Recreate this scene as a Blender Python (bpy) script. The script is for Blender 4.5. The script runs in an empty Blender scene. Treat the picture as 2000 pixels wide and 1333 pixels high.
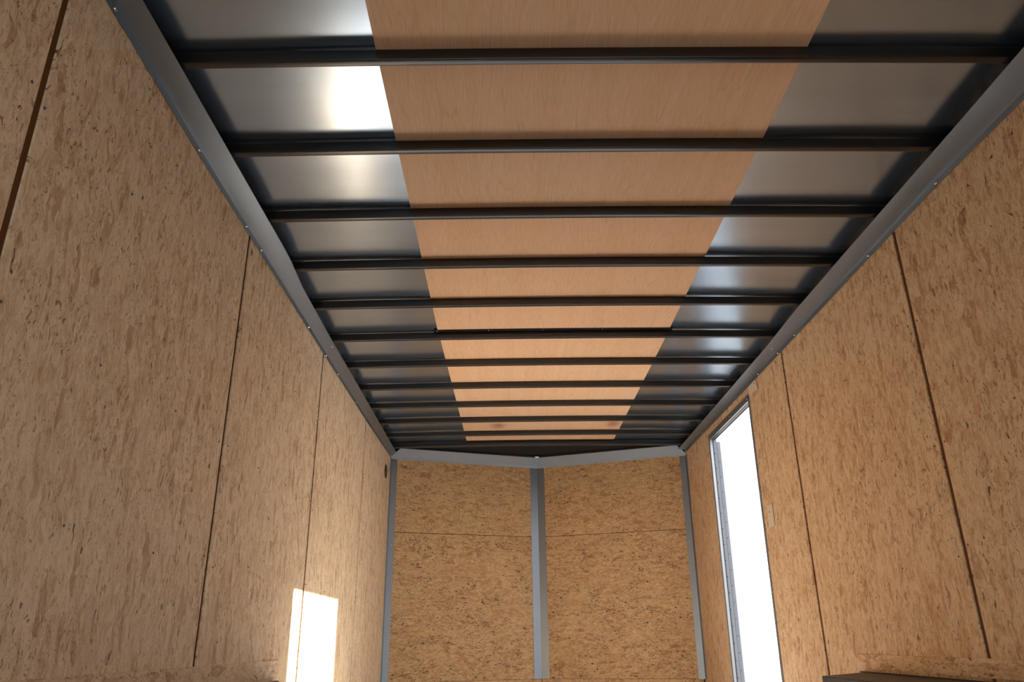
import bpy, bmesh, math, random
from mathutils import Vector, Matrix

random.seed(7)
SC = bpy.context.scene
COL = SC.collection

# ------------------------------------------------------------------ camera
CAM_Z = 0.58                       # lens height above the trailer floor
cam_d = bpy.data.cameras.new('camera')
cam = bpy.data.objects.new('camera', cam_d)
COL.objects.link(cam)
SC.camera = cam
cam_d.sensor_width = 36.0
cam_d.lens = 1483.73 / 2000.0 * 36.0
cam_d.clip_start = 0.02
cam_d.clip_end = 500
PITCH, YAW, ROLL = 0.3776, 0.0085, 0.0132
def cam_rows():
    c, s = math.cos(YAW), math.sin(YAW)
    A = Matrix(((c, -s, 0), (s, c, 0), (0, 0, 1)))
    c, s = math.cos(PITCH), math.sin(PITCH)
    B = Matrix(((1, 0, 0), (0, c, s), (0, -s, c)))
    c, s = math.cos(ROLL), math.sin(ROLL)
    D = Matrix(((c, 0, -s), (0, 1, 0), (s, 0, c)))
    return D @ B @ A
R = cam_rows()
right, fwd, up = R[0], R[1], R[2]
cam.matrix_world = Matrix(((right[0], up[0], -fwd[0], 0), (right[1], up[1], -fwd[1], 0),
                           (right[2], up[2], -fwd[2], CAM_Z), (0, 0, 0, 1)))

# ------------------------------------------------------------------ light
SC.view_settings.view_transform = 'Standard'
SC.view_settings.look = 'None'
SC.view_settings.gamma = 1.0
SC.view_settings.use_curve_mapping = False
SC.view_settings.exposure = 1.80

world = bpy.data.worlds.new('sky')
SC.world = world
world.use_nodes = True
bg = world.node_tree.nodes['Background']
bg.inputs['Color'].default_value = (0.94, 0.97, 1.0, 1)
bg.inputs['Strength'].default_value = 1.1

sun_d = bpy.data.lights.new('sun', 'SUN')
sun_d.energy = 11.0
sun_d.angle = math.radians(0.53)
sun_d.color = (1.0, 0.96, 0.90)
sun = bpy.data.objects.new('sun', sun_d)
COL.objects.link(sun)
sun.location = (8, 8, 6)
sun.rotation_euler = Vector((-1.0, -0.362, -0.455)).to_track_quat('-Z', 'Y').to_euler()

# ------------------------------------------------------------------ dimensions (metres, floor at z = 0)
XL, XR, CX = -0.945, 1.46, 0.2575
Y_CORNER, Y_APEX, Y_REAR = 6.13, 6.56, -1.6
H = 1.466 + CAM_Z                  # underside of the bows on the centre line
HP = H + 0.037                     # top of the bows
SKIN = HP + 0.0062
BOW0, BOWD = 1.642, 0.4064
CROWN = 0.010
Z = lambda z: z + CAM_Z
DOOR_Y0, DOOR_Y1, DOOR_ZT, DOOR_ZB = 4.385, 5.335, Z(1.345), 0.06
WALL_T = 0.045

def crown(x):
    t = (x - CX) / (XR - CX)
    return -CROWN * t * t

# ------------------------------------------------------------------ materials
def new_mat(name):
    m = bpy.data.materials.new(name)
    m.use_nodes = True
    nt = m.node_tree
    return m, nt, nt.nodes['Principled BSDF']

class NG:
    def __init__(self, nt): self.nt = nt
    def n(self, t, **kw):
        nd = self.nt.nodes.new(t)
        for k, v in kw.items(): setattr(nd, k, v)
        return nd
    def link(self, a, b): self.nt.links.new(a, b)
    def math(self, op, a, b=None, c=None, clamp=False):
        nd = self.n('ShaderNodeMath', operation=op, use_clamp=clamp)
        for i, v in enumerate((a, b, c)):
            if v is None: continue
            if isinstance(v, (int, float)): nd.inputs[i].default_value = v
            else: self.link(v, nd.inputs[i])
        return nd.outputs[0]
    def mix(self, fac, a, b, blend='MIX'):
        nd = self.n('ShaderNodeMix', data_type='RGBA', blend_type=blend)
        for i, v in ((0, fac), (6, a), (7, b)):
            if isinstance(v, (int, float)): nd.inputs[i].default_value = v
            elif isinstance(v, tuple): nd.inputs[i].default_value = v if len(v) == 4 else v + (1,)
            else: self.link(v, nd.inputs[i])
        return nd.outputs[2]
    def ramp(self, fac, stops, interp='LINEAR'):
        nd = self.n('ShaderNodeValToRGB')
        cr = nd.color_ramp
        cr.interpolation = interp
        while len(cr.elements) < len(stops): cr.elements.new(0.5)
        for e, (p, c) in zip(cr.elements, stops):
            e.position = p
            e.color = c if len(c) == 4 else c + (1,)
        self.link(fac, nd.inputs[0])
        return nd.outputs[0]
    def step(self, v, lo, hi):
        nd = self.n('ShaderNodeMapRange', clamp=True)
        nd.inputs[1].default_value = lo; nd.inputs[2].default_value = hi
        self.link(v, nd.inputs[0])
        return nd.outputs[0]
    def scaled(self, vec, s, loc=(0, 0, 0), rot=0.0):
        nd = self.n('ShaderNodeMapping')
        nd.inputs['Scale'].default_value = s
        nd.inputs['Location'].default_value = loc
        nd.inputs['Rotation'].default_value = (0, 0, rot)
        self.link(vec, nd.inputs[0])
        return nd.outputs[0]
    def noise(self, vec, scale=1.0, detail=2.0, rough=0.5, dist=0.0):
        nd = self.n('ShaderNodeTexNoise')
        nd.inputs['Scale'].default_value = scale
        nd.inputs['Detail'].default_value = detail
        nd.inputs['Roughness'].default_value = rough
        nd.inputs['Distortion'].default_value = dist
        self.link(vec, nd.inputs['Vector'])
        return nd.outputs['Fac'], nd.outputs['Color']
    def voronoi(self, vec, scale=1.0):
        nd = self.n('ShaderNodeTexVoronoi')
        nd.inputs['Scale'].default_value = scale
        self.link(vec, nd.inputs['Vector'])
        return nd.outputs['Distance'], nd.outputs['Color']

def srgb(r, g, b):
    f = lambda c: ((c / 255 + 0.055) / 1.055) ** 2.4 if c / 255 > 0.04045 else c / 255 / 12.92
    return (f(r), f(g), f(b))

def osb_material(name, pale, mid, deep, dark, speck=1.0, dens=1.0, blot=0.42):
    """pressed strand board: overlapping wood flakes, their grain running along UV v (metres)"""
    m, nt, bsdf = new_mat(name)
    g = NG(nt)
    uv = g.n('ShaderNodeUVMap').outputs[0]
    rnd = g.n('ShaderNodeObjectInfo').outputs['Random']
    off = g.n('ShaderNodeVectorMath', operation='SCALE')
    off.inputs[0].default_value = (17.0, 31.0, 5.0)
    g.link(rnd, off.inputs['Scale'])
    add = g.n('ShaderNodeVectorMath', operation='ADD')
    g.link(uv, add.inputs[0]); g.link(off.outputs[0], add.inputs[1])
    p0 = add.outputs[0]
    # wobble
    _, wc = g.noise(p0, 14.0, 2.0)
    wob = g.n('ShaderNodeVectorMath', operation='MULTIPLY_ADD')
    g.link(wc, wob.inputs[0]); wob.inputs[1].default_value = (0.035, 0.06, 0); g.link(p0, wob.inputs[2])
    p = wob.outputs[0]
    sep = lambda c: g.n('ShaderNodeSeparateColor')
    def cellval(scale, rot=0.0, loc=(0, 0, 0)):
        _, c = g.voronoi(g.scaled(p, scale, loc, rot))
        s = sep(c); g.link(c, s.inputs[0]); return s.outputs[0], s.outputs[1]
    a, a2 = cellval((40, 11, 1))
    b, b2 = cellval((85, 24, 1), 0.35, (3.1, 1.7, 0))
    c, c2 = cellval((130, 40, 1), -0.4, (7.7, 4.2, 0))
    t = g.math('ADD', g.math('MULTIPLY', a, 0.30), g.math('ADD', g.math('MULTIPLY', b, 0.35), g.math('MULTIPLY', c, 0.35)))
    big, _ = g.noise(p0, 2.2, 2.0)
    t = g.math('ADD', t, g.math('MULTIPLY', g.math('SUBTRACT', big, 0.5), 0.35))
    col = g.ramp(t, [(0.15, mid), (0.40, tuple(x * 0.4 + y * 0.6 for x, y in zip(mid, pale))), (0.62, pale), (0.9, tuple(min(1, x * 1.08) for x in pale))])
    # browner flakes, long and ragged
    f1, _ = g.noise(g.scaled(p, (34, 9, 1), (2, 5, 0)), 1.0, 3.0, 0.6, 0.5)
    col = g.mix(g.math('MULTIPLY', g.step(f1, 0.60, 0.64), blot), col, deep)
    fl2 = g.math('MULTIPLY', g.step(a2, 0.91, 0.93), g.step(g.noise(g.scaled(p, (60, 20, 1)), 1.0, 3.0)[0], 0.42, 0.48))
    col = g.mix(g.math('MULTIPLY', fl2, 0.5), col, deep)
    # dark bark specks: small slivers, denser in patches
    msk, _ = g.noise(g.scaled(p0, (7, 4, 1)), 1.0, 3.0)
    nz, _ = g.noise(g.scaled(p, (120, 38, 1)), 1.0, 2.0, 0.5, 0.4)
    sp = g.math('MULTIPLY', g.step(nz, 0.55 + 0.08 * dens, 0.58 + 0.08 * dens), g.step(msk, 0.42, 0.56))
    col = g.mix(g.math('MULTIPLY', sp, 0.62 * speck), col, dark)
    nz2, _ = g.noise(g.scaled(p, (230, 85, 1), (4, 4, 0)), 1.0, 2.0, 0.5, 0.3)
    col = g.mix(g.math('MULTIPLY', g.step(nz2, 0.54 + 0.09 * dens, 0.58 + 0.09 * dens), 0.5 * speck), col, deep)
    nz3, _ = g.noise(g.scaled(p, (60, 18, 1), (8, 1, 0)), 1.0, 2.0, 0.5, 0.8)
    col = g.mix(g.math('MULTIPLY', g.step(nz3, 0.655 + 0.06 * dens, 0.67 + 0.06 * dens), 0.8 * speck), col, dark)
    # thin curled strand edges
    for k, (sx, sy, th) in enumerate(((36, 14, 0.010), (70, 30, 0.012))):
        ln, _ = g.noise(g.scaled(p, (sx, sy, 1), (9 + k, 2, 0)), 1.0, 2.0, 0.5, 1.0)
        line = g.math('SUBTRACT', 1.0, g.step(g.math('ABSOLUTE', g.math('SUBTRACT', ln, 0.5)), 0.003, th))
        m2, _ = g.noise(g.scaled(p0, (24, 14, 1), (1 + 3 * k, 8, 0)), 1.0, 2.0)
        line = g.math('MULTIPLY', line, g.step(m2, 0.46 + 0.08 * dens, 0.52 + 0.08 * dens))
        col = g.mix(g.math('MULTIPLY', line, 0.75 * speck), col, tuple((x + 2 * y) / 3 for x, y in zip(dark, deep)))
    # fine fibre
    fb, _ = g.noise(g.scaled(p, (420, 32, 1)), 1.0, 3.0, 0.6)
    col = g.mix(1.0, col, g.ramp(fb, [(0.25, (0.84, 0.82, 0.80)), (0.7, (1.06, 1.06, 1.06))]), 'MULTIPLY')
    g.link(col, bsdf.inputs['Base Color'])
    bsdf.inputs['Roughness'].default_value = 0.62
    bsdf.inputs['Specular IOR Level'].default_value = 0.3
    bp = g.n('ShaderNodeBump')
    bp.inputs['Strength'].default_value = 0.25
    bp.inputs['Distance'].default_value = 0.002
    g.link(g.math('ADD', t, g.math('MULTIPLY', fb, 0.3)), bp.inputs['Height'])
    g.link(bp.outputs[0], bsdf.inputs['Normal'])
    return m

OSB_WALL = osb_material('osb_pale', srgb(232, 206, 172), srgb(210, 176, 136), srgb(170, 120, 80), srgb(86, 52, 30), 1.1)
OSB_WARM = osb_material('osb_warm', srgb(214, 184, 148), srgb(192, 151, 110), srgb(152, 102, 62), srgb(80, 46, 24), 1.1)
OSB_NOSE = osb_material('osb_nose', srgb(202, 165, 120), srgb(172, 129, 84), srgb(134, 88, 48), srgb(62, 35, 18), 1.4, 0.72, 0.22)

def plywood_material():
    m, nt, bsdf = new_mat('ceiling_plywood')
    g = NG(nt)
    uv = g.n('ShaderNodeUVMap').outputs[0]            # u across, v along the grain, metres
    w, wc = g.noise(g.scaled(uv, (2.2, 0.8, 1)), 1.0, 3.0)
    wob = g.n('ShaderNodeVectorMath', operation='MULTIPLY_ADD')
    g.link(wc, wob.inputs[0]); wob.inputs[1].default_value = (0.16, 0.10, 0); g.link(uv, wob.inputs[2])
    p = wob.outputs[0]
    broad, _ = g.noise(g.scaled(uv, (7.5, 0.35, 1)), 1.0, 2.0)
    col = g.ramp(broad, [(0.28, srgb(224, 182, 140)), (0.45, srgb(230, 190, 154)), (0.6, srgb(226, 184, 144)), (0.75, srgb(232, 200, 160))])
    # growth ring lines
    rg, _ = g.noise(g.scaled(p, (13, 0.9, 1)), 1.0, 1.0)
    saw = g.math('PINGPONG', g.math('MULTIPLY', rg, 9.0), 0.5)
    line = g.math('SUBTRACT', 1.0, g.step(saw, 0.0, 0.10))
    col = g.mix(g.math('MULTIPLY', line, 0.13), col, srgb(150, 100, 66))
    fb, _ = g.noise(g.scaled(uv, (330, 14, 1)), 1.0, 3.0, 0.6)
    col = g.mix(1.0, col, g.ramp(fb, [(0.3, (0.87, 0.86, 0.85)), (0.7, (1.05, 1.05, 1.05))]), 'MULTIPLY')
    for kx, ky in ((-0.075, 5.49), (0.80, 5.47)):      # two small knots near the nose end
        dv = g.n('ShaderNodeVectorMath', operation='SUBTRACT')
        g.link(p, dv.inputs[0]); dv.inputs[1].default_value = (kx + 0.08, ky + 0.05, 0)
        sc_ = g.scaled(dv.outputs[0], (14, 9, 0))
        ln_ = g.n('ShaderNodeVectorMath', operation='LENGTH'); g.link(sc_, ln_.inputs[0])
        k_ = g.math('SUBTRACT', 1.0, g.step(ln_.outputs['Value'], 0.25, 1.0))
        col = g.mix(g.math('MULTIPLY', k_, 0.65), col, srgb(140, 78, 44))
    g.link(col, bsdf.inputs['Base Color'])
    bsdf.inputs['Roughness'].default_value = 0.55
    bsdf.inputs['Specular IOR Level'].default_value = 0.3
    return m
PLY = plywood_material()

def metal(name, color, rough, metallic=1.0, var=0.12, spec=0.5, streak=(3, 40, 3), bump=0.0):
    m, nt, bsdf = new_mat(name)
    g = NG(nt)
    tc = g.n('ShaderNodeTexCoord').outputs['Object']
    f, _ = g.noise(g.scaled(tc, streak), 1.0, 4.0, 0.6)
    lo = tuple(c * (1 - var) for c in color); hi = tuple(min(1, c * (1 + var)) for c in color)
    g.link(g.ramp(f, [(0.3, lo), (0.7, hi)]), bsdf.inputs['Base Color'])
    f2, _ = g.noise(tc, 6.0, 3.0)
    r = g.math('ADD', rough - 0.04, g.math('MULTIPLY', f2, 0.08))
    g.link(r, bsdf.inputs['Roughness'])
    bsdf.inputs['Metallic'].default_value = metallic
    bsdf.inputs['Specular IOR Level'].default_value = spec
    if bump:
        f3, _ = g.noise(tc, 5.0, 2.0)
        bp = g.n('ShaderNodeBump')
        bp.inputs['Strength'].default_value = bump
        bp.inputs['Distance'].default_value = 0.02
        g.link(f3, bp.inputs['Height']); g.link(bp.outputs[0], bsdf.inputs['Normal'])
    return m

SKIN_M = metal('roof_sheet', (0.42, 0.52, 0.65), 0.23, 0.94, 0.06, streak=(2, 8, 2))
FLASH = metal('galvanised_flashing', (0.24, 0.27, 0.305), 0.42, 0.85, 0.05, streak=(2, 2, 2), bump=0.06)
FLASH_LIT = metal('flashing_lit_tone', (0.44, 0.51, 0.59), 0.42, 0.75, 0.04, streak=(2, 2, 2))  # same metal as the side flashing; light reflected off the floor put into its colour
ALU = metal('mill_aluminium', (0.33, 0.335, 0.345), 0.38, 0.9, 0.06)
HINGE = metal('hinge_steel', (0.19, 0.20, 0.225), 0.5, 0.5, 0.06)
BLACK = metal('black_steel', (0.005, 0.0048, 0.0045), 0.30, 0.0, 0.1, 0.75)
RAIL = metal('black_rail', (0.006, 0.006, 0.006), 0.6, 0.0, 0.1, 0.2)
SCREW = metal('zinc_screw', (0.75, 0.76, 0.78), 0.25, 1.0, 0.03)
NAIL = metal('dull_screw', (0.10, 0.11, 0.13), 0.45, 0.6, 0.03)
BACKING = metal('seam_backing', srgb(108, 70, 38), 0.8, 0.0, 0.03, 0.1)
FLOORM = metal('floor_deck', (0.56, 0.60, 0.64), 0.6, 0.0, 0.08, 0.3)
GROUND = metal('pale_concrete', (0.13, 0.128, 0.123), 0.9, 0.0, 0.08, 0.1, streak=(0.6, 0.6, 0.6))
OUTER = metal('outer_skin', (0.6, 0.6, 0.6), 0.4, 0.0, 0.04, 0.4)
PLATE = metal('tan_plastic', srgb(206, 190, 168), 0.4, 0.0, 0.05, 0.5)
FENDER = metal('rusty_black_steel', (0.030, 0.024, 0.020), 0.5, 0.0, 0.5, 0.4, streak=(60, 60, 60))
HOLE = metal('dark_plastic', (0.016, 0.013, 0.011), 0.5, 0.0, 0.1, 0.4)

# ------------------------------------------------------------------ mesh helpers
class MB:
    def __init__(self): self.bm = bmesh.new()
    def quad_prism(self, ring0, ring1):
        a = [self.bm.verts.new(v) for v in ring0]; b = [self.bm.verts.new(v) for v in ring1]
        n = len(a)
        self.bm.faces.new(a[::-1]); self.bm.faces.new(b)
        for i in range(n): self.bm.faces.new((a[i], a[(i + 1) % n], b[(i + 1) % n], b[i]))
    def box(self, x0, x1, y0, y1, z0, z1):
        r = lambda z: [(x0, y0, z), (x1, y0, z), (x1, y1, z), (x0, y1, z)]
        self.quad_prism(r(z0), r(z1)); return self
    def prism_z(self, pts, z0, z1):
        self.quad_prism([(x, y, z0) for x, y in pts], [(x, y, z1) for x, y in pts]); return self
    def sweep(self, rings, cap=True):
        vs = [[self.bm.verts.new(v) for v in r] for r in rings]
        n = len(vs[0])
        for a, b in zip(vs, vs[1:]):
            for i in range(n): self.bm.faces.new((a[i], a[(i + 1) % n], b[(i + 1) % n], b[i]))
        if cap:
            self.bm.faces.new(vs[0][::-1]); self.bm.faces.new(vs[-1])
        return self
    def dome(self, c, nrm, r, h, seg=10, washer=True):
        """screw head: washer flange and rounded head standing on a surface at c"""
        nrm = Vector(nrm).normalized()
        t = nrm.orthogonal().normalized(); s = nrm.cross(t); c = Vector(c)
        prof = ([(1.0, 0), (1.0, 0.18)] if washer else [(0.8, 0.0)]) + [(0.72, 0.30), (0.66, 0.75), (0.40, 1.0)]
        rings = [[c + nrm * (h * q) + (t * math.cos(2 * math.pi * i / seg) + s * math.sin(2 * math.pi * i / seg)) * (r * p) for i in range(seg)] for p, q in prof]
        return self.sweep(rings)
    def build(self, name, mat, parent=None, smooth=False, bevel=0.0, origin=None, uv=None):
        bm = self.bm
        bmesh.ops.recalc_face_normals(bm, faces=bm.faces)
        if bevel:
            bmesh.ops.bevel(bm, geom=[e for e in bm.edges if e.is_manifold and e.calc_face_angle(0) > 0.5], offset=bevel, segments=2, affect='EDGES', profile=0.6)
        if uv:
            lay = bm.loops.layers.uv.new('UVMap')
            for f in bm.faces:
                for l in f.loops: l[lay].uv = uv(l.vert.co)
        base = Vector(origin) if origin is not None else (Vector((0, 0, 0)))
        for v in bm.verts: v.co -= base
        me = bpy.data.meshes.new(name); bm.to_mesh(me); bm.free()
        if smooth:
            for p in me.polygons: p.use_smooth = True
            try: me.set_sharp_from_angle(angle=math.radians(35))
            except Exception: pass
        me.materials.append(mat)
        o = bpy.data.objects.new(name, me); COL.objects.link(o)
        if parent is not None:
            o.parent = parent
            o.location = base - parent.location
        else:
            o.location = base
        return o

def tag(o, label=None, cat=None, group=None, kind=None):
    if label: o['label'] = label
    if cat: o['category'] = cat
    if group: o['group'] = group
    if kind: o['kind'] = kind
    return o
def empty(name, loc):
    o = bpy.data.objects.new(name, None); COL.objects.link(o); o.location = loc
    o.empty_display_size = 0.05
    return o

# ------------------------------------------------------------------ setting
tag(MB().box(XL - 0.06, XR + 0.05, Y_REAR, Y_CORNER, -0.06, 0.0).prism_z([(XL, Y_CORNER), (XR, Y_CORNER), (CX, Y_APEX + 0.05)], -0.06, 0.0).build('floor', FLOORM), 'grey trailer floor deck below the frame', 'floor', kind='structure')
tag(MB().box(-60, 60, -60, 60, -0.7, -0.62).build('ground', GROUND), 'pale sunlit concrete outside the side door', 'ground', kind='structure')

# walls: dark framing behind the boards (seen only in the seams)
def leanR(y, z):                   # the right side runs slightly out of plumb towards the nose
    if y < 3.5: return 0.0
    k = min(1.0, (y - 3.5) / 1.0)
    return 0.055 * k * (1.35 - (z - CAM_Z)) / 1.6
SEAM_L = [1.262, 2.480, 3.684, 4.940]
SEAM_R = [2.500, 3.765, 5.00]
TOP = Z(1.50)
tag(MB().box(XL - WALL_T, XL - 0.0055, Y_REAR, Y_CORNER + 0.04, 0.0, TOP).build('wall_left', BACKING), 'dark brown framing behind the left boards', 'wall', kind='structure')
def rwall(mb, x0, x1, y0, y1, z0, z1):
    q = lambda x, y, z: (x, y + leanR(y, z), z)
    mb.quad_prism([q(x0, y0, z0), q(x1, y0, z0), q(x1, y1, z0), q(x0, y1, z0)], [q(x0, y0, z1), q(x1, y0, z1), q(x1, y1, z1), q(x0, y1, z1)])
    return mb
w = MB()
rwall(w, XR + 0.0055, XR + WALL_T, Y_REAR, DOOR_Y0, 0, TOP)
rwall(w, XR + 0.0055, XR + WALL_T, DOOR_Y1, Y_CORNER + 0.04, 0, TOP)
rwall(w, XR + 0.0055, XR + WALL_T, DOOR_Y0, DOOR_Y1, DOOR_ZT, TOP)
rwall(w, XR + 0.0055, XR + WALL_T, DOOR_Y0, DOOR_Y1, 0, DOOR_ZB)
tag(w.build('wall_right', BACKING), 'dark brown framing behind the right boards', 'wall', kind='structure')
nl = Vector((CX - XL, Y_APEX - Y_CORNER, 0)).normalized(); nln = Vector((nl.y, -nl.x, 0))    # towards the room
nr = Vector((CX - XR, Y_APEX - Y_CORNER, 0)).normalized(); nrn = Vector((-nr.y, nr.x, 0))
LEN_N = (Vector((CX, Y_APEX, 0)) - Vector((XL, Y_CORNER, 0))).length
def nose_pt(side, t, off, z):
    base = Vector((XL, Y_CORNER, 0)) if side == 'L' else Vector((XR, Y_CORNER, 0))
    d, n = (nl, nln) if side == 'L' else (nr, nrn)
    v = base + d * t + n * off
    y = v.y + (0.045 * (Z(1.40) - z) / 1.65 * max(0, 1 - t / LEN_N) if side == 'R' else 0)
    return (v.x, y, z)
def nose_box(mb, side, t0, t1, o0, o1, z0, z1):
    r = lambda z: [nose_pt(side, t0, o0, z), nose_pt(side, t1, o0, z), nose_pt(side, t1, o1, z), nose_pt(side, t0, o1, z)]
    mb.quad_prism(r(z0), r(z1)); return mb
w = MB()
nose_box(w, 'L', -0.03, LEN_N + 0.01, -0.05, -0.013, 0, TOP)
nose_box(w, 'R', -0.03, LEN_N + 0.01, -0.05, -0.013, 0, TOP)
tag(w.build('wall_front', BACKING), 'framing of the pointed nose behind its boards', 'wall', kind='structure')
w = MB().box(XL - 0.04, XL + 0.04, Y_REAR - 0.05, Y_REAR, 0, TOP).box(XR - 0.04, XR + 0.04, Y_REAR - 0.05, Y_REAR, 0, TOP).box(XL + 0.04, XR - 0.04, Y_REAR - 0.05, Y_REAR, TOP - 0.10, TOP)
tag(w.build('wall_rear', OUTER), 'open rear door frame of the trailer behind the camera', 'wall', kind='structure')

# roof skin: thin sheet bulging slightly between the bows
def skin_z(x, y):
    t = ((y - BOW0 + 0.013) / BOWD)
    ph = t * 2 * math.pi
    n = 0.0009 * math.sin(3.1 * x + 1.7 * y) + 0.0008 * math.sin(5.3 * x - 2.9 * y + 1.0) + 0.0004 * math.sin(2.0 * y + 9 * x)
    return SKIN + crown(x) + 0.0006 * (1 - math.cos(ph)) * 0.5 + n
mb = MB()
nx, ny = 72, 230
x0, x1, y0, y1 = XL - 0.03, XR + 0.03, Y_REAR - 0.03, Y_APEX + 0.06
gv = [[mb.bm.verts.new((x0 + (x1 - x0) * i / nx, y0 + (y1 - y0) * j / ny, skin_z(x0 + (x1 - x0) * i / nx, y0 + (y1 - y0) * j / ny))) for i in range(nx + 1)] for j in range(ny + 1)]
tv = [[mb.bm.verts.new(v.co + Vector((0, 0, 0.012))) for v in row] for row in gv]
for j in range(ny):
    for i in range(nx):
        mb.bm.faces.new((gv[j][i], gv[j + 1][i], gv[j + 1][i + 1], gv[j][i + 1]))
        mb.bm.faces.new((tv[j][i], tv[j][i + 1], tv[j + 1][i + 1], tv[j + 1][i]))
for j in range(ny):
    for i in (0, nx): mb.bm.faces.new((gv[j][i], gv[j + 1][i], tv[j + 1][i], tv[j][i]))
for i in range(nx):
    for j in (0, ny): mb.bm.faces.new((gv[j][i], gv[j][i + 1], tv[j][i + 1], tv[j][i]))
tag(mb.build('ceiling', SKIN_M, smooth=True), 'bare grey metal roof sheet above the black bows', 'ceiling', kind='structure')

# top rails of the side walls, black, behind the flashing
tag(MB().box(XL - WALL_T, XL - 0.001, Y_REAR, Y_CORNER, Z(1.502), SKIN - 0.014).build('trim_1', RAIL), 'black top rail above the left wall', 'rail', kind='structure')
tag(MB().box(XR + 0.001, XR + WALL_T, Y_REAR, Y_CORNER, Z(1.502), SKIN - 0.014).build('trim_2', RAIL), 'black top rail above the right wall', 'rail', kind='structure')

# flat black sheet just below the roof skin over the nose
tag(MB().prism_z([(XL + 0.01, 5.997), (XR - 0.01, 5.997), (XR - 0.01, 6.09), (CX, 6.50), (XL + 0.01, 6.09)], Z(1.494), Z(1.498)).build('trim_3', RAIL), 'flat black sheet under the roof over the nose', 'roof trim', kind='structure')

# ------------------------------------------------------------------ OSB boards of the side walls
GAP = 0.023
PT = 0.005
ROWS = [1.05, 0.62, 0.25]
def add_screws(par, pts, nrm, mat=NAIL, r=0.0045, h=0.0025, name='screw'):
    for c in pts:
        MB().dome(c, nrm, r, h, 8, washer=False).build(name, mat, par, smooth=True, origin=c)

def left_board(y0, y1, label):
    loc = Vector((XL, (y0 + y1) / 2, 0.02))
    o = MB().box(XL - PT, XL, y0, y1, 0.02, Z(1.47)).build('osb_panel', OSB_WALL, bevel=0.001, origin=loc, uv=lambda c: (c.y, 1.15 * c.z))
    tag(o, label, 'wall panel', 'strand board panels of the left wall')
    ys = [y for y in [1.235, 1.29, 1.66, 2.09, 2.445, 2.515, 2.87, 3.24, 3.65, 3.72, 4.10, 4.50, 4.905, 4.975, 5.4, 5.8] if y0 + 0.01 < y < y1 - 0.01]
    add_screws(o, [(XL, y + random.uniform(-.012, .012), Z(z + random.uniform(-.02, .02))) for y in ys for z in ROWS if random.random() < 0.8], (1, 0, 0))
    return o
eL = [-0.2] + SEAM_L + [Y_CORNER + 0.005]
labL = ['pale strand board at the far left edge, before the first dark seam',
        'widest pale strand board on the left wall, between the first and second seams',
        'pale strand board on the left wall whose top meets the flashing joint',
        'strand board on the left wall holding most of the bright sun patch',
        'narrow strand board on the left wall, pierced by the round dark port near the nose']
LB = [left_board(a + (GAP / 2 if i else 0), b - (GAP / 2 if i < 4 else 0), labL[i]) for i, (a, b) in enumerate(zip(eL, eL[1:]))]

def right_board(pieces, label):
    mb = MB()
    for (a, b, z0, z1) in pieces: rwall(mb, XR, XR + PT, a, b, z0, z1)
    bmesh.ops.remove_doubles(mb.bm, verts=mb.bm.verts, dist=1e-4)
    # drop the inner faces shared by two pieces
    seen = {}
    for f in list(mb.bm.faces):
        k = tuple(round(v, 4) for v in f.calc_center_median())
        if k in seen: mb.bm.faces.remove(f); 
        else: seen[k] = f
    ya, yb = min(p[0] for p in pieces), max(p[1] for p in pieces)
    loc = Vector((XR, (ya + yb) / 2, 0.02))
    o = mb.build('osb_panel', OSB_WARM, origin=loc, uv=lambda c: (c.y + 3.3, 1.25 * c.z + 1.1))
    tag(o, label, 'wall panel', 'strand board panels of the right wall')
    ys = [y for y in [1.66, 2.085, 2.475, 2.54, 2.92, 3.10, 3.35, 3.73, 3.80, 4.15, 5.45, 5.85] if ya + 0.01 < y < yb - 0.01]
    add_screws(o, [(XR, y + leanR(y, Z(z)), Z(z + random.uniform(-.02, .02))) for y in ys for z in ROWS if not (DOOR_Y0 - .03 < y < DOOR_Y1 + .03) and random.random() < 0.85], (-1, 0, 0))
    return o
g2 = GAP / 2
ZT = Z(1.47)
B0 = 0.02
right_board([(-0.2, SEAM_R[0] - g2, B0, ZT)], 'strand board at the right edge, nearest the camera on the right wall')
right_board([(SEAM_R[0] + g2, SEAM_R[1] - g2, B0, ZT)], 'wide strand board on the right wall, between the two long seams')
right_board([(SEAM_R[1] + g2, DOOR_Y0, B0, DOOR_ZT), (SEAM_R[1] + g2, DOOR_Y0, DOOR_ZT, ZT), (DOOR_Y0, SEAM_R[2] - 0.006, DOOR_ZT, ZT)], 'notched strand board on the camera side of the open door and over it')
right_board([(DOOR_Y1, Y_CORNER + 0.003, B0, DOOR_ZT), (DOOR_Y1, Y_CORNER + 0.003, DOOR_ZT, ZT), (SEAM_R[2] + 0.006, DOOR_Y1, DOOR_ZT, ZT)], 'narrow notched strand board on the right wall between the door and the nose corner')

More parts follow.
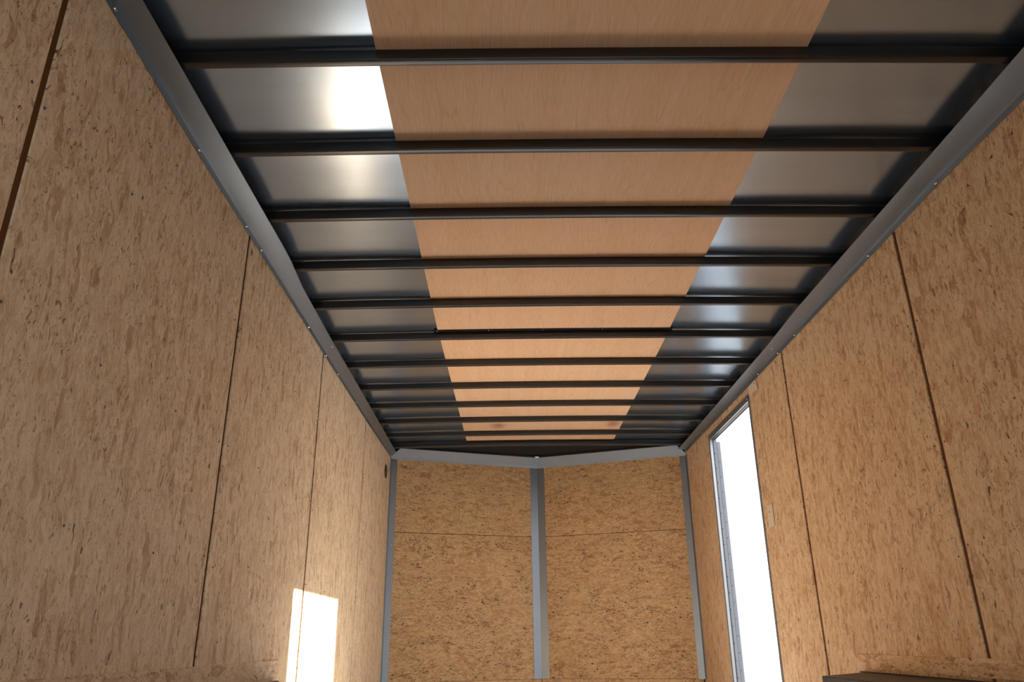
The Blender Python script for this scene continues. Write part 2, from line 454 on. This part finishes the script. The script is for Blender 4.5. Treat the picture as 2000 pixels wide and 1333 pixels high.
# ------------------------------------------------------------------ boards of the nose
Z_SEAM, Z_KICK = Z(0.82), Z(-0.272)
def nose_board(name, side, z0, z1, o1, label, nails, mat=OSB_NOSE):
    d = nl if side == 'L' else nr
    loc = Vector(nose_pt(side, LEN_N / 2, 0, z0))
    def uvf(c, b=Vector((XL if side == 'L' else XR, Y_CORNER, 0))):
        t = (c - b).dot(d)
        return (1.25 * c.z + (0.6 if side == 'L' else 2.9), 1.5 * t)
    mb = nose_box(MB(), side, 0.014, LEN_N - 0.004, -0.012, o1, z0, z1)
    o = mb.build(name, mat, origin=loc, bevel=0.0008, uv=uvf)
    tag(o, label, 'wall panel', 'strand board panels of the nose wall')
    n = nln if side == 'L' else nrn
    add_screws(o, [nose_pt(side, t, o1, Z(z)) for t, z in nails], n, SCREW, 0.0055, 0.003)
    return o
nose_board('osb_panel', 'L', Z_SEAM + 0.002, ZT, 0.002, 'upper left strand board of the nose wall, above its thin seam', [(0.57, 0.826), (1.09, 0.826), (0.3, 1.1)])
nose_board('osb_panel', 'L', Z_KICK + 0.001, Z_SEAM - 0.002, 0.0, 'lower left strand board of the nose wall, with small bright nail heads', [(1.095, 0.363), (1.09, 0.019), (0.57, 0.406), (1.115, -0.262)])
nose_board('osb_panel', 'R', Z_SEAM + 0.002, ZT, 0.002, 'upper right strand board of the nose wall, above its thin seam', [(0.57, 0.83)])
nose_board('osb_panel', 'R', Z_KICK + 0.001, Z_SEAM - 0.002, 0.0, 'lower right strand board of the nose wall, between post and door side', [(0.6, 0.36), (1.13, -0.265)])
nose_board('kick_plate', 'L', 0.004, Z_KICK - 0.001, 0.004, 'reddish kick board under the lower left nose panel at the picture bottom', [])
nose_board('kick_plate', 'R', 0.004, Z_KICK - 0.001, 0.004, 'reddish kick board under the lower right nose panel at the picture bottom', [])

# ------------------------------------------------------------------ roof bows
def make_bow(y, label):
    hw, top, r = 0.0127, HP, 0.0035
    prof = []
    for cx_, cz_, a0 in ((hw - r, 0.037 - r, 0), (-hw + r, 0.037 - r, 90), (-hw + r, r, 180), (hw - r, r, 270)):
        for k in range(4):
            a = math.radians(a0 + 30 * k)
            prof.append((cx_ + r * math.cos(a), cz_ + r * math.sin(a)))
    rings = []
    for i in range(33):
        x = XL + 0.002 + (XR - XL - 0.004) * i / 32
        rings.append([(x - CX, py, pz + crown(x)) for py, pz in prof])
    o = MB().sweep(rings).build('roof_bow', BLACK, smooth=True)
    o.location = (CX, y - hw, H)
    return o
names_n = ['first', 'second', 'third', 'fourth', 'fifth', 'sixth', 'seventh', 'eighth', 'ninth', 'tenth', 'eleventh']
bow = make_bow(BOW0, '')
BOW_Y = [1.650, 2.053, 2.462, 2.862, 3.261, 3.672, 4.082, 4.494, 4.892, 5.274, 5.660]
for i, y in enumerate(BOW_Y):
    o = bow if i == 0 else bow.copy()
    if i: COL.objects.link(o)
    o.location.y = y - 0.0127
    lab = {0: 'black steel roof bow nearest the camera, across the top of the picture',
           5: 'black steel roof bow right under the joint strip of the plywood',
           10: 'black steel roof bow closest to the nose beam, last of the spaced bows'}.get(i, 'black steel roof bow, %s one counted from the camera' % names_n[i])
    tag(o, lab, 'roof bow', 'black bows across the ceiling')
# wider end beam at the nose
rings = []
for i in range(25):
    x = XL + 0.002 + (XR - XL - 0.004) * i / 24
    c = crown(x)
    rings.append([(x, 5.955, H + c), (x, 5.995, H + c), (x, 5.995, HP + c), (x, 5.955, HP + c)])
tag(MB().sweep(rings).build('nose_beam', BLACK, bevel=0.003, smooth=True, origin=(CX, 5.975, H)), 'black cross beam at the start of the nose, above the metal cornice', 'beam')
for side, lab in (('L', 'black angled roof rail over the left half of the nose'), ('R', 'black angled roof rail over the right half of the nose')):
    o = nose_box(MB(), side, 0.08, LEN_N - 0.015, 0.012, 0.035, Z(1.470), Z(1.493))
    o = nose_box(o, side, 0.08, LEN_N - 0.04, 0.036, 0.065, Z(1.488), Z(1.493)).build('nose_rail', BLACK, bevel=0.002, origin=nose_pt(side, 0.6, 0.03, Z(1.474)))
    tag(o, lab, 'roof rail', 'angled black rails over the nose')

# ------------------------------------------------------------------ plywood lining of the roof
PX0, PX1 = -0.350, 0.838
def ply_sheet(y0, y1, xa, xb, label):
    rings = []
    mb = MB(); n = 20
    for i in range(n + 1):
        rings.append(None)
    lo = [[], []]; hi = [[], []]
    for k, y in enumerate((y0, y1)):
        for i in range(n + 1):
            x = xa[k] + (xb[k] - xa[k]) * i / n
            zc = HP + crown(x) + 0.0006
            lo[k].append(mb.bm.verts.new((x, y, zc))); hi[k].append(mb.bm.verts.new((x, y, zc + 0.0036)))
    F = mb.bm.faces.new
    for i in range(n):
        F((lo[0][i], lo[1][i], lo[1][i + 1], lo[0][i + 1])); F((hi[0][i], hi[0][i + 1], hi[1][i + 1], hi[1][i]))
        for k in (0, 1): F((lo[k][i], lo[k][i + 1], hi[k][i + 1], hi[k][i]))
    for i in (0, n): F((lo[0][i], hi[0][i], hi[1][i], lo[1][i]))
    o = mb.build('plywood_sheet', PLY, origin=(CX, (y0 + y1) / 2, HP), uv=lambda c: (c.x, c.y))
    return tag(o, label, 'plywood', 'plywood sheets on the ceiling')
ply_sheet(0.6, 3.640, (-0.342, -0.352), (0.822, 0.848), 'nearer tan plywood sheet lining the middle of the ceiling, above the first bows')
ply_sheet(3.646, 5.985, (-0.350, -0.322), (0.850, 0.856), 'farther tan plywood sheet lining the ceiling towards the nose')
def joint_strip(y0, y1, x0, x1, label, sx):
    loc = ((x0 + x1) / 2, (y0 + y1) / 2, HP)
    rings = []
    for i in range(17):
        x = x0 + (x1 - x0) * i / 16
        c = HP + crown(x) + 0.0003
        rings.append([(x, y0, c - 0.003), (x, y1, c - 0.003), (x, y1, c), (x, y0, c)])
    o = MB().sweep(rings).build('joint_strip', BLACK, origin=loc)
    tag(o, label, 'joint strip', 'black strips over plywood joints')
    add_screws(o, [(x, y0 + 0.010, HP + crown(x) - 0.003) for x in sx], (0, 0, -1), SCREW, 0.004, 0.003)
joint_strip(3.616, 3.645, -0.372, 0.862, 'thin black strip with screws covering the joint between the two plywood sheets', [-0.355, -0.09, 0.19, 0.50])
joint_strip(5.935, 5.954, -0.36, 0.864, 'thin black strip with screws at the nose end of the plywood', [-0.34, -0.11, 0.12, 0.42])

# ------------------------------------------------------------------ metal flashing along the ceiling edges
def lerp_tab(tab, y):
    if y <= tab[0][0]: return tab[0][1]
    for (a, va), (b, vb) in zip(tab, tab[1:]):
        if y <= b: return va + (vb - va) * (y - a) / (b - a)
    return tab[-1][1]
TOPL = [(0.0, -0.868), (2.7, -0.866), (3.0, -0.884), (3.66, -0.892), (4.3, -0.893), (6.1, -0.903)]
LOWL = [(0.0, 1.435), (1.42, 1.430), (1.97, 1.412), (3.6, 1.398), (5.0, 1.394), (6.1, 1.405)]
TOPR = [(0.0, 1.379), (2.0, 1.378), (2.7, 1.374), (3.3, 1.374), (3.8, 1.388), (6.0, 1.396)]
LOWR = [(0.0, 1.385), (1.7, 1.395), (2.2, 1.413), (3.5, 1.413), (6.1, 1.425)]
def side_flashing(side, y0, y1, lift, label, screws, face_screws=()):
    xw = XL if side == 'L' else XR
    s = 1 if side == 'L' else -1
    top, low = (TOPL, LOWL) if side == 'L' else (TOPR, LOWR)
    rings = []
    n = 44
    for i in range(n + 1):
        y = y0 + (y1 - y0) * i / n
        zl = Z(lerp_tab(low, y)); xt = lerp_tab(top, y)
        wv = 0.0016 * math.sin(4.1 * y + (0 if side == 'L' else 2)) + 0.0010 * math.sin(9.7 * y + 1)
        zb = zl + 0.020
        th = 0.0013
        o = 0.0012 + lift
        mid = (xw + xt) / 2 + s * o
        pts = [(xw + s * o, zl), (xw + s * (o + 0.0015), zb), (mid, (zb + Z(1.447)) / 2 - 0.002 + wv - lift), (xt + s * o * 0.5, Z(1.447) - lift)]
        ring = [(x, y, z) for x, z in pts]
        ring += [(x - s * th * (0.7 if k < 3 else -0.5), y, z + th) for k, (x, z) in reversed(list(enumerate(pts)))][0:4]
        rings.append(ring)
    loc = (xw + s * 0.03, (y0 + y1) / 2, Z(1.42))
    o = MB().sweep(rings).build('ceiling_flashing', FLASH, smooth=True, origin=loc)
    tag(o, label, 'metal flashing', 'metal flashing along the ceiling edges')
    add_screws(o, [(xw + s * (0.0032 + lift), y, Z(lerp_tab(low, y)) + 0.010) for y in screws], (s, 0, 0), SCREW, 0.0065, 0.005)
    add_screws(o, [(xw + s * 0.045, y, (Z(lerp_tab(low, y)) + 0.02 + Z(1.447)) / 2 + 0.0015 - lift) for y in face_screws], (0, 0, -1), SCREW, 0.0065, 0.006)
side_flashing('L', -0.2, 3.70, 0.0015, 'long grey metal flashing along the left ceiling edge, nearest the camera', [1.42, 1.964, 2.419, 2.597, 3.347], [3.66])
side_flashing('L', 3.62, 6.08, 0.0, 'grey metal flashing along the left ceiling edge, its far piece to the nose corner', [3.726, 4.022, 4.552, 4.926, 5.365])
side_flashing('R', -0.2, 3.80, 0.0015, 'long grey metal flashing along the right ceiling edge, nearest the camera', [1.6, 2.181, 2.7, 3.545], [3.77])
side_flashing('R', 3.72, 6.08, 0.0, 'grey metal flashing along the right ceiling edge, its far piece over the door', [3.806, 4.151, 4.904, 5.513])

def nose_flashing(side, label):
    t0, t1 = -0.005, LEN_N
    zl, zb, zt, out = Z(1.403), Z(1.424), Z(1.478), 0.075
    def ring(t, k):
        P = lambda o, z, tt=t: nose_pt(side, tt, o, z)
        ta = t + (k * out * (0.80 if k > 0 else 0.36))     # mitred ends
        return [P(0.003, zl), P(0.005, zb), P(out, zt, ta), P(out - 0.001, zt + 0.004, ta), P(0.0042, zb + 0.003), P(0.0025, zl)]
    rings = [ring(t0, 1)] + [ring(t0 + 0.08 + (t1 - t0 - 0.13) * i / 14, 0) for i in range(15)] + [ring(t1, -1)]
    rings[-1] = [nose_pt(side, t1 + 0.001 if side == 'R' else t1 - 0.001, o, z) if j in (0, 1, 4, 5) else (CX + (0.0008 if side == 'R' else -0.0008), nose_pt(side, t1, 0, z)[1] - o / nl.x, z)
                 for j, (o, z) in enumerate(((0.003, zl), (0.005, zb), (out, zt), (out - 0.001, zt + 0.004), (0.0042, zb + 0.003), (0.0025, zl)))]
    o = MB().sweep(rings).build('ceiling_flashing', FLASH_LIT, smooth=True, origin=nose_pt(side, 0.6, 0, zl))
    tag(o, label, 'metal flashing', 'metal flashing along the ceiling edges')
    n = nln if side == 'L' else nrn
    add_screws(o, [nose_pt(side, t, 0.0045, zl + 0.009) for t in (0.06, 0.42, 0.80, 1.15)], n, SCREW, 0.005, 0.004)
nose_flashing('L', 'brightly lit grey metal cornice over the left half of the nose wall')
nose_flashing('R', 'brightly lit grey metal cornice over the right half of the nose wall')

# vertical corner trims of the nose
def corner_trim(side, label):
    z0, z1 = Z(-0.272), Z(1.4025)
    def ring(z):
        t = 0.0025
        yc = nose_pt(side, 0, 0, z)[1]
        s = 1 if side == 'L' else -1
        xw = XL if side == 'L' else XR
        a = (xw + s * 0.0005, yc - 0.050, z); b = (xw + s * (0.0005 + t), yc - 0.050, z)
        c = nose_pt(side, 0.006, 0.0045, z); c = (xw + s * (0.0035), c[1] - 0.006, z)
        e = nose_pt(side, 0.049, 0.0045, z); f = nose_pt(side, 0.049, 0.0025, z); g_ = nose_pt(side, 0.001, 0.001, z)
        return [a, b, c, e, f, g_]
    rings = [ring(z0 + (z1 - z0) * i / 10) for i in range(11)]
    o = MB().sweep(rings).build('corner_trim', FLASH, smooth=True, origin=nose_pt(side, 0.02, 0, z0))
    tag(o, label, 'corner trim', 'vertical metal trims of the nose')
    n = nln if side == 'L' else nrn
    add_screws(o, [nose_pt(side, 0.03, 0.0045, Z(z)) for z in (1.34, 0.72, -0.22)], n, SCREW, 0.005, 0.003)
corner_trim('L', 'grey vertical metal trim in the left corner of the nose')
corner_trim('R', 'grey vertical metal trim in the right corner of the nose, beside the door')
# folded post over the nose point
def post_ring(z, wd):
    apL = nose_pt('L', LEN_N, 0, z)
    e = 0.0045
    w0 = wd
    a = nose_pt('L', LEN_N - w0, 0.0025, z); b = nose_pt('L', LEN_N - w0, e, z)
    c = (CX, apL[1] - e / nl.x, z)
    m = (CX, apL[1] - 0.0025 / nl.x, z)
    f = nose_pt('R', LEN_N - w0, e, z); h = nose_pt('R', LEN_N - w0, 0.0025, z)
    return [a, b, c, f, h, m]
zs = [Z(-0.272) + (Z(1.4025) - Z(-0.272)) * i / 14 for i in range(15)]
o = MB().sweep([post_ring(z, 0.065) for z in zs]).build('center_post', FLASH, origin=(CX, Y_APEX, zs[0]))
tag(o, 'grey folded metal post in the middle of the nose wall, splitting its boards', 'post')
add_screws(o, [nose_pt('L', LEN_N - 0.055, 0.0046, Z(z)) for z in (1.37, 0.93, 0.78, -0.24)], nln, SCREW, 0.0045, 0.003)
add_screws(o, [nose_pt('R', LEN_N - 0.055, 0.0046, Z(z)) for z in (1.37, 0.80, 0.70, -0.18)], nrn, SCREW, 0.0045, 0.003)

# ------------------------------------------------------------------ side door
door = tag(empty('door_1', (XR + WALL_T, DOOR_Y1, 0)), 'side door opening with aluminium frame, the leaf swung wide open outside', 'door', kind='structure')
def rbox(x0, x1, y0, y1, z0, z1, mb=None): return rwall(mb or MB(), x0, x1, y0, y1, z0, z1)
fl = 0.026                                   # flange on the wall
frm = empty('door_frame', (XR, DOOR_Y0, DOOR_ZB)); frm.parent = door; frm.location = Vector((XR, DOOR_Y0, DOOR_ZB)) - door.location
class P_:                                    # origin helper for grandchildren
    pass
def sub(mb, name, mat, par, par_world, org, **kw):
    o = mb.build(name, mat, None, origin=org, **kw)
    o.parent = par; o.location = Vector(org) - Vector(par_world)
    return o
FW = (XR, DOOR_Y0, DOOR_ZB)
# header: flange, two ribs, reveal
mb = rbox(XR - 0.004, XR - 0.0005, DOOR_Y0 - 0.012, DOOR_Y1 + 0.012, DOOR_ZT - 0.004, DOOR_ZT + fl)
rbox(XR - 0.007, XR - 0.004, DOOR_Y0 - 0.012, DOOR_Y1 + 0.012, DOOR_ZT + fl - 0.005, DOOR_ZT + fl, mb)
rbox(XR - 0.004, XR + 0.012, DOOR_Y0, DOOR_Y1, DOOR_ZT - 0.008, DOOR_ZT - 0.004, mb)
rbox(XR + 0.014, XR + 0.020, DOOR_Y0, DOOR_Y1, DOOR_ZT - 0.011, DOOR_ZT - 0.004, mb)
rbox(XR + 0.012, XR + WALL_T - 0.004, DOOR_Y0, DOOR_Y1, DOOR_ZT - 0.004, DOOR_ZT - 0.0005, mb)
rbox(XR + WALL_T - 0.010, XR + WALL_T - 0.005, DOOR_Y0, DOOR_Y1, DOOR_ZT - 0.010, DOOR_ZT - 0.004, mb)
hd = sub(mb, 'header', ALU, frm, FW, (XR, (DOOR_Y0 + DOOR_Y1) / 2, DOOR_ZT))
for y in (DOOR_Y0 + 0.02, 4.80, DOOR_Y1 - 0.02):
    c = (XR - 0.0042, y, DOOR_ZT + 0.009)
    sub(MB().dome(c, (-1, 0, 0), 0.006, 0.004), 'screw', SCREW, frm, FW, c, smooth=True)
# rear jamb
mb = rbox(XR - 0.004, XR - 0.0005, DOOR_Y0 - fl * 0.8, DOOR_Y0 + 0.002, DOOR_ZB, DOOR_ZT + 0.01)
rbox(XR - 0.006, XR - 0.004, DOOR_Y0 - 0.006, DOOR_Y0 - 0.002, DOOR_ZB, DOOR_ZT, mb)
rbox(XR - 0.0005, XR + WALL_T - 0.004, DOOR_Y0 + 0.0005, DOOR_Y0 + 0.003, DOOR_ZB, DOOR_ZT - 0.006, mb)
sub(mb, 'jamb', ALU, frm, FW, (XR, DOOR_Y0, DOOR_ZB))
for z in (1.28, 0.78, 0.24):
    c = (XR - 0.004, DOOR_Y0 - 0.014 + leanR(DOOR_Y0, Z(z)), Z(z))
    sub(MB().dome(c, (-1, 0, 0), 0.005, 0.003), 'screw', SCREW, frm, FW, c, smooth=True)
# front jamb: flange and stepped reveal
mb = rbox(XR - 0.004, XR - 0.0005, DOOR_Y1 - 0.001, DOOR_Y1 + fl * 0.8, DOOR_ZB, DOOR_ZT + 0.01)
rbox(XR - 0.007, XR - 0.004, DOOR_Y1 + 0.012, DOOR_Y1 + 0.017, DOOR_ZB, DOOR_ZT, mb)
rbox(XR - 0.004, XR + 0.010, DOOR_Y1 - 0.006, DOOR_Y1 - 0.0005, DOOR_ZB, DOOR_ZT - 0.006, mb)
rbox(XR + 0.010, XR + 0.016, DOOR_Y1 - 0.003, DOOR_Y1 - 0.0005, DOOR_ZB, DOOR_ZT - 0.006, mb)
rbox(XR + 0.020, XR + WALL_T - 0.002, DOOR_Y1 - 0.005, DOOR_Y1 - 0.0005, DOOR_ZB, DOOR_ZT - 0.006, mb)
sub(mb, 'jamb', ALU, frm, FW, (XR, DOOR_Y1, DOOR_ZB))
for z in (1.24, 0.78, 0.24):
    c = (XR - 0.004, DOOR_Y1 + 0.008 + leanR(DOOR_Y1, Z(z)), Z(z))
    sub(MB().dome(c, (-1, 0, 0), 0.005, 0.003), 'screw', SCREW, frm, FW, c, smooth=True)
sub(rbox(XR + 0.0165, XR + 0.0205, DOOR_Y1 - 0.009, DOOR_Y1 - 0.0055, DOOR_ZB, DOOR_ZT - 0.012), 'door_seal', BLACK, frm, FW, (XR + 0.018, DOOR_Y1, DOOR_ZB))
# leaf folded back against the outside of the wall, hinge up its edge
LEAF_T = Z(1.322)
lf = MB(); rbox(XR + WALL_T + 0.006, XR + WALL_T + 0.030, DOOR_Y1 + 0.004, DOOR_Y1 + 0.93, DOOR_ZB + 0.01, LEAF_T, lf)
lo_ = lf.build('door_leaf', OUTER, None, origin=(XR + WALL_T, DOOR_Y1, DOOR_ZB))
lo_.parent = door; lo_.location = Vector((XR + WALL_T, DOOR_Y1, DOOR_ZB)) - door.location
hinge = empty('hinge', (0, 0, 0)); hinge.parent = door; HW = (XR + WALL_T, DOOR_Y1, DOOR_ZB); hinge.location = Vector(HW) - door.location
sub(rbox(XR + 0.021, XR + 0.041, DOOR_Y1 - 0.0075, DOOR_Y1 - 0.0055, DOOR_ZB + 0.01, DOOR_ZT - 0.012), 'hinge_leaf', HINGE, hinge, HW, (XR + 0.03, DOOR_Y1, DOOR_ZB))
sub(rbox(XR + 0.048, XR + 0.068, DOOR_Y1 + 0.0005, DOOR_Y1 + 0.0035, DOOR_ZB + 0.01, LEAF_T), 'hinge_leaf', HINGE, hinge, HW, (XR + 0.06, DOOR_Y1, DOOR_ZB))
kn = MB()
nseg = 60
for i in range(nseg):
    za = DOOR_ZB + 0.01 + (LEAF_T - DOOR_ZB - 0.01) * i / nseg; zb_ = za + (LEAF_T - DOOR_ZB - 0.01) / nseg - 0.0015
    rr = lambda z: [(XR + 0.0445 + 0.0032 * math.cos(k * math.pi / 4), DOOR_Y1 - 0.004 + leanR(DOOR_Y1, z) + 0.0032 * math.sin(k * math.pi / 4), z) for k in range(8)]
    kn.sweep([rr(za), rr(zb_)])
sub(kn, 'hinge_knuckle', HINGE, hinge, HW, (XR + 0.045, DOOR_Y1, DOOR_ZB), smooth=True)
rv0 = None
for i in range(18):
    for k, (x, yo, zo) in enumerate(((XR + 0.0245, -0.0075, 0.0), (XR + 0.052, 0.0005, -0.06))):
        z = Z(1.235 - 0.105 * i) + zo
        if z < DOOR_ZB + 0.03: continue
        c = (x, DOOR_Y1 + yo + leanR(DOOR_Y1, z), z)
        if rv0 is None:
            rv0 = MB().dome((0, 0, 0), (0, -1, 0), 0.005, 0.004, 10, False).build('rivet', NAIL, None, smooth=True)
            o = rv0
        else:
            o = rv0.copy(); COL.objects.link(o)
        o.parent = hinge; o.location = Vector(c) - Vector(HW)

# small plates on the right wall
def wall_plate(y0, y1, z0, z1, name, label, cat, scr, mat=PLATE, slant=0.0):
    yc, zc = (y0 + y1) / 2, (z0 + z1) / 2
    q = [(y0, z0 + slant), (y1, z0), (y1, z1), (y0 + (0.02 if slant else 0), z1)]
    mb = MB()
    mb.quad_prism([(XR - 0.0005, y, z) for y, z in q], [(XR - 0.006, y, z) for y, z in q])
    o = mb.build(name, mat, bevel=0.0008, origin=(XR, yc, zc))
    tag(o, label, cat)
    add_screws(o, [(XR - 0.006, y, z) for y, z in scr], (-1, 0, 0), NAIL, 0.006, 0.003)
wall_plate(4.19, 4.352, Z(1.362), Z(1.412), 'corner_plate', 'small tan corner plate with one screw above the open door', 'plate', [(4.23, Z(1.395))], slant=-0.015)
wall_plate(4.216, 4.302, Z(0.575), Z(0.692), 'clip_plate', 'small tan rectangular plate on the board beside the door opening', 'plate', [(4.268, Z(0.655))])

# round dark vent plug on the left wall
vp = tag(empty('cable_port', (XL, 5.86, Z(1.246))), 'round dark cable port in the left wall near the nose corner', 'cable port')
def disc_rings(prof, seg=28): return [[(XL + dx, 5.86 + r * math.cos(2 * math.pi * k / seg), Z(1.246) + r * math.sin(2 * math.pi * k / seg)) for k in range(seg)] for dx, r in prof]
MB().sweep(disc_rings([(0.0003, 0.040), (0.0003, 0.054), (0.004, 0.053), (0.005, 0.048), (0.0025, 0.041), (0.0005, 0.040)]), cap=False).build('rim', HOLE, vp, smooth=True, origin=(XL, 5.86, Z(1.246)))
MB().sweep(disc_rings([(0.0003, 0.0395), (0.0018, 0.0385)])).build('cover', BLACK, vp, smooth=True, origin=(XL, 5.86, Z(1.246)))

# ------------------------------------------------------------------ lower wall boards and wheel boxes
def lower_board(side, y1, ztop, label):
    xw = XL if side == 'L' else XR
    s = 1 if side == 'L' else -1
    loc = (xw, 1.5, 0.02)
    o = MB().box(min(xw + s * 0.0008, xw + s * 0.007), max(xw + s * 0.0008, xw + s * 0.007), -0.2, y1, Z(-0.131) if False else 0.46, ztop).build('lower_board', OSB_WALL if side == 'L' else OSB_WARM, bevel=0.001, origin=loc, uv=lambda c: (c.z + 5, c.y))
    tag(o, label, 'wall panel', 'boards behind the wheel boxes')
    return o
lower_board('L', 3.36, Z(-0.056), 'strip of strand board low on the left wall, ending before the sun patch')
lower_board('R', 3.44, Z(-0.064), 'strip of strand board low on the right wall above the black wheel box')
def wheel_box(side, z, pts, label):
    o = empty('wheel_box', (pts[0][0], 1.5, 0))
    tag(o, label, 'wheel box', 'black steel wheel boxes')
    MB().prism_z(pts, 0.002, z).build('body', FENDER, o, bevel=0.004, origin=(pts[0][0], 1.5, 0))
    # welded edge flange along the wall
    xw = XL + 0.0075 if side == 'L' else XR - 0.0075
    s = 1 if side == 'L' else -1
    ye = 3.34 if side == 'L' else 3.40
    MB().box(min(xw, xw + s * 0.012), max(xw, xw + s * 0.012), -0.1, ye, z, z + 0.005).build('edge_flange', BLACK, o, origin=(xw, 1.5, z))
wheel_box('R', Z(-0.133), [(XR - 0.0075, -0.15), (XR - 0.28, -0.15), (XR - 0.28, 3.13), (XR - 0.0075, 3.40)], 'black steel wheel box in the lower right corner of the picture')
wheel_box('L', Z(-0.137), [(XL + 0.0075, -0.15), (XL + 0.28, -0.15), (XL + 0.28, 3.07), (XL + 0.0075, 3.34)], 'black steel wheel box against the left wall, only its tip at the picture bottom')
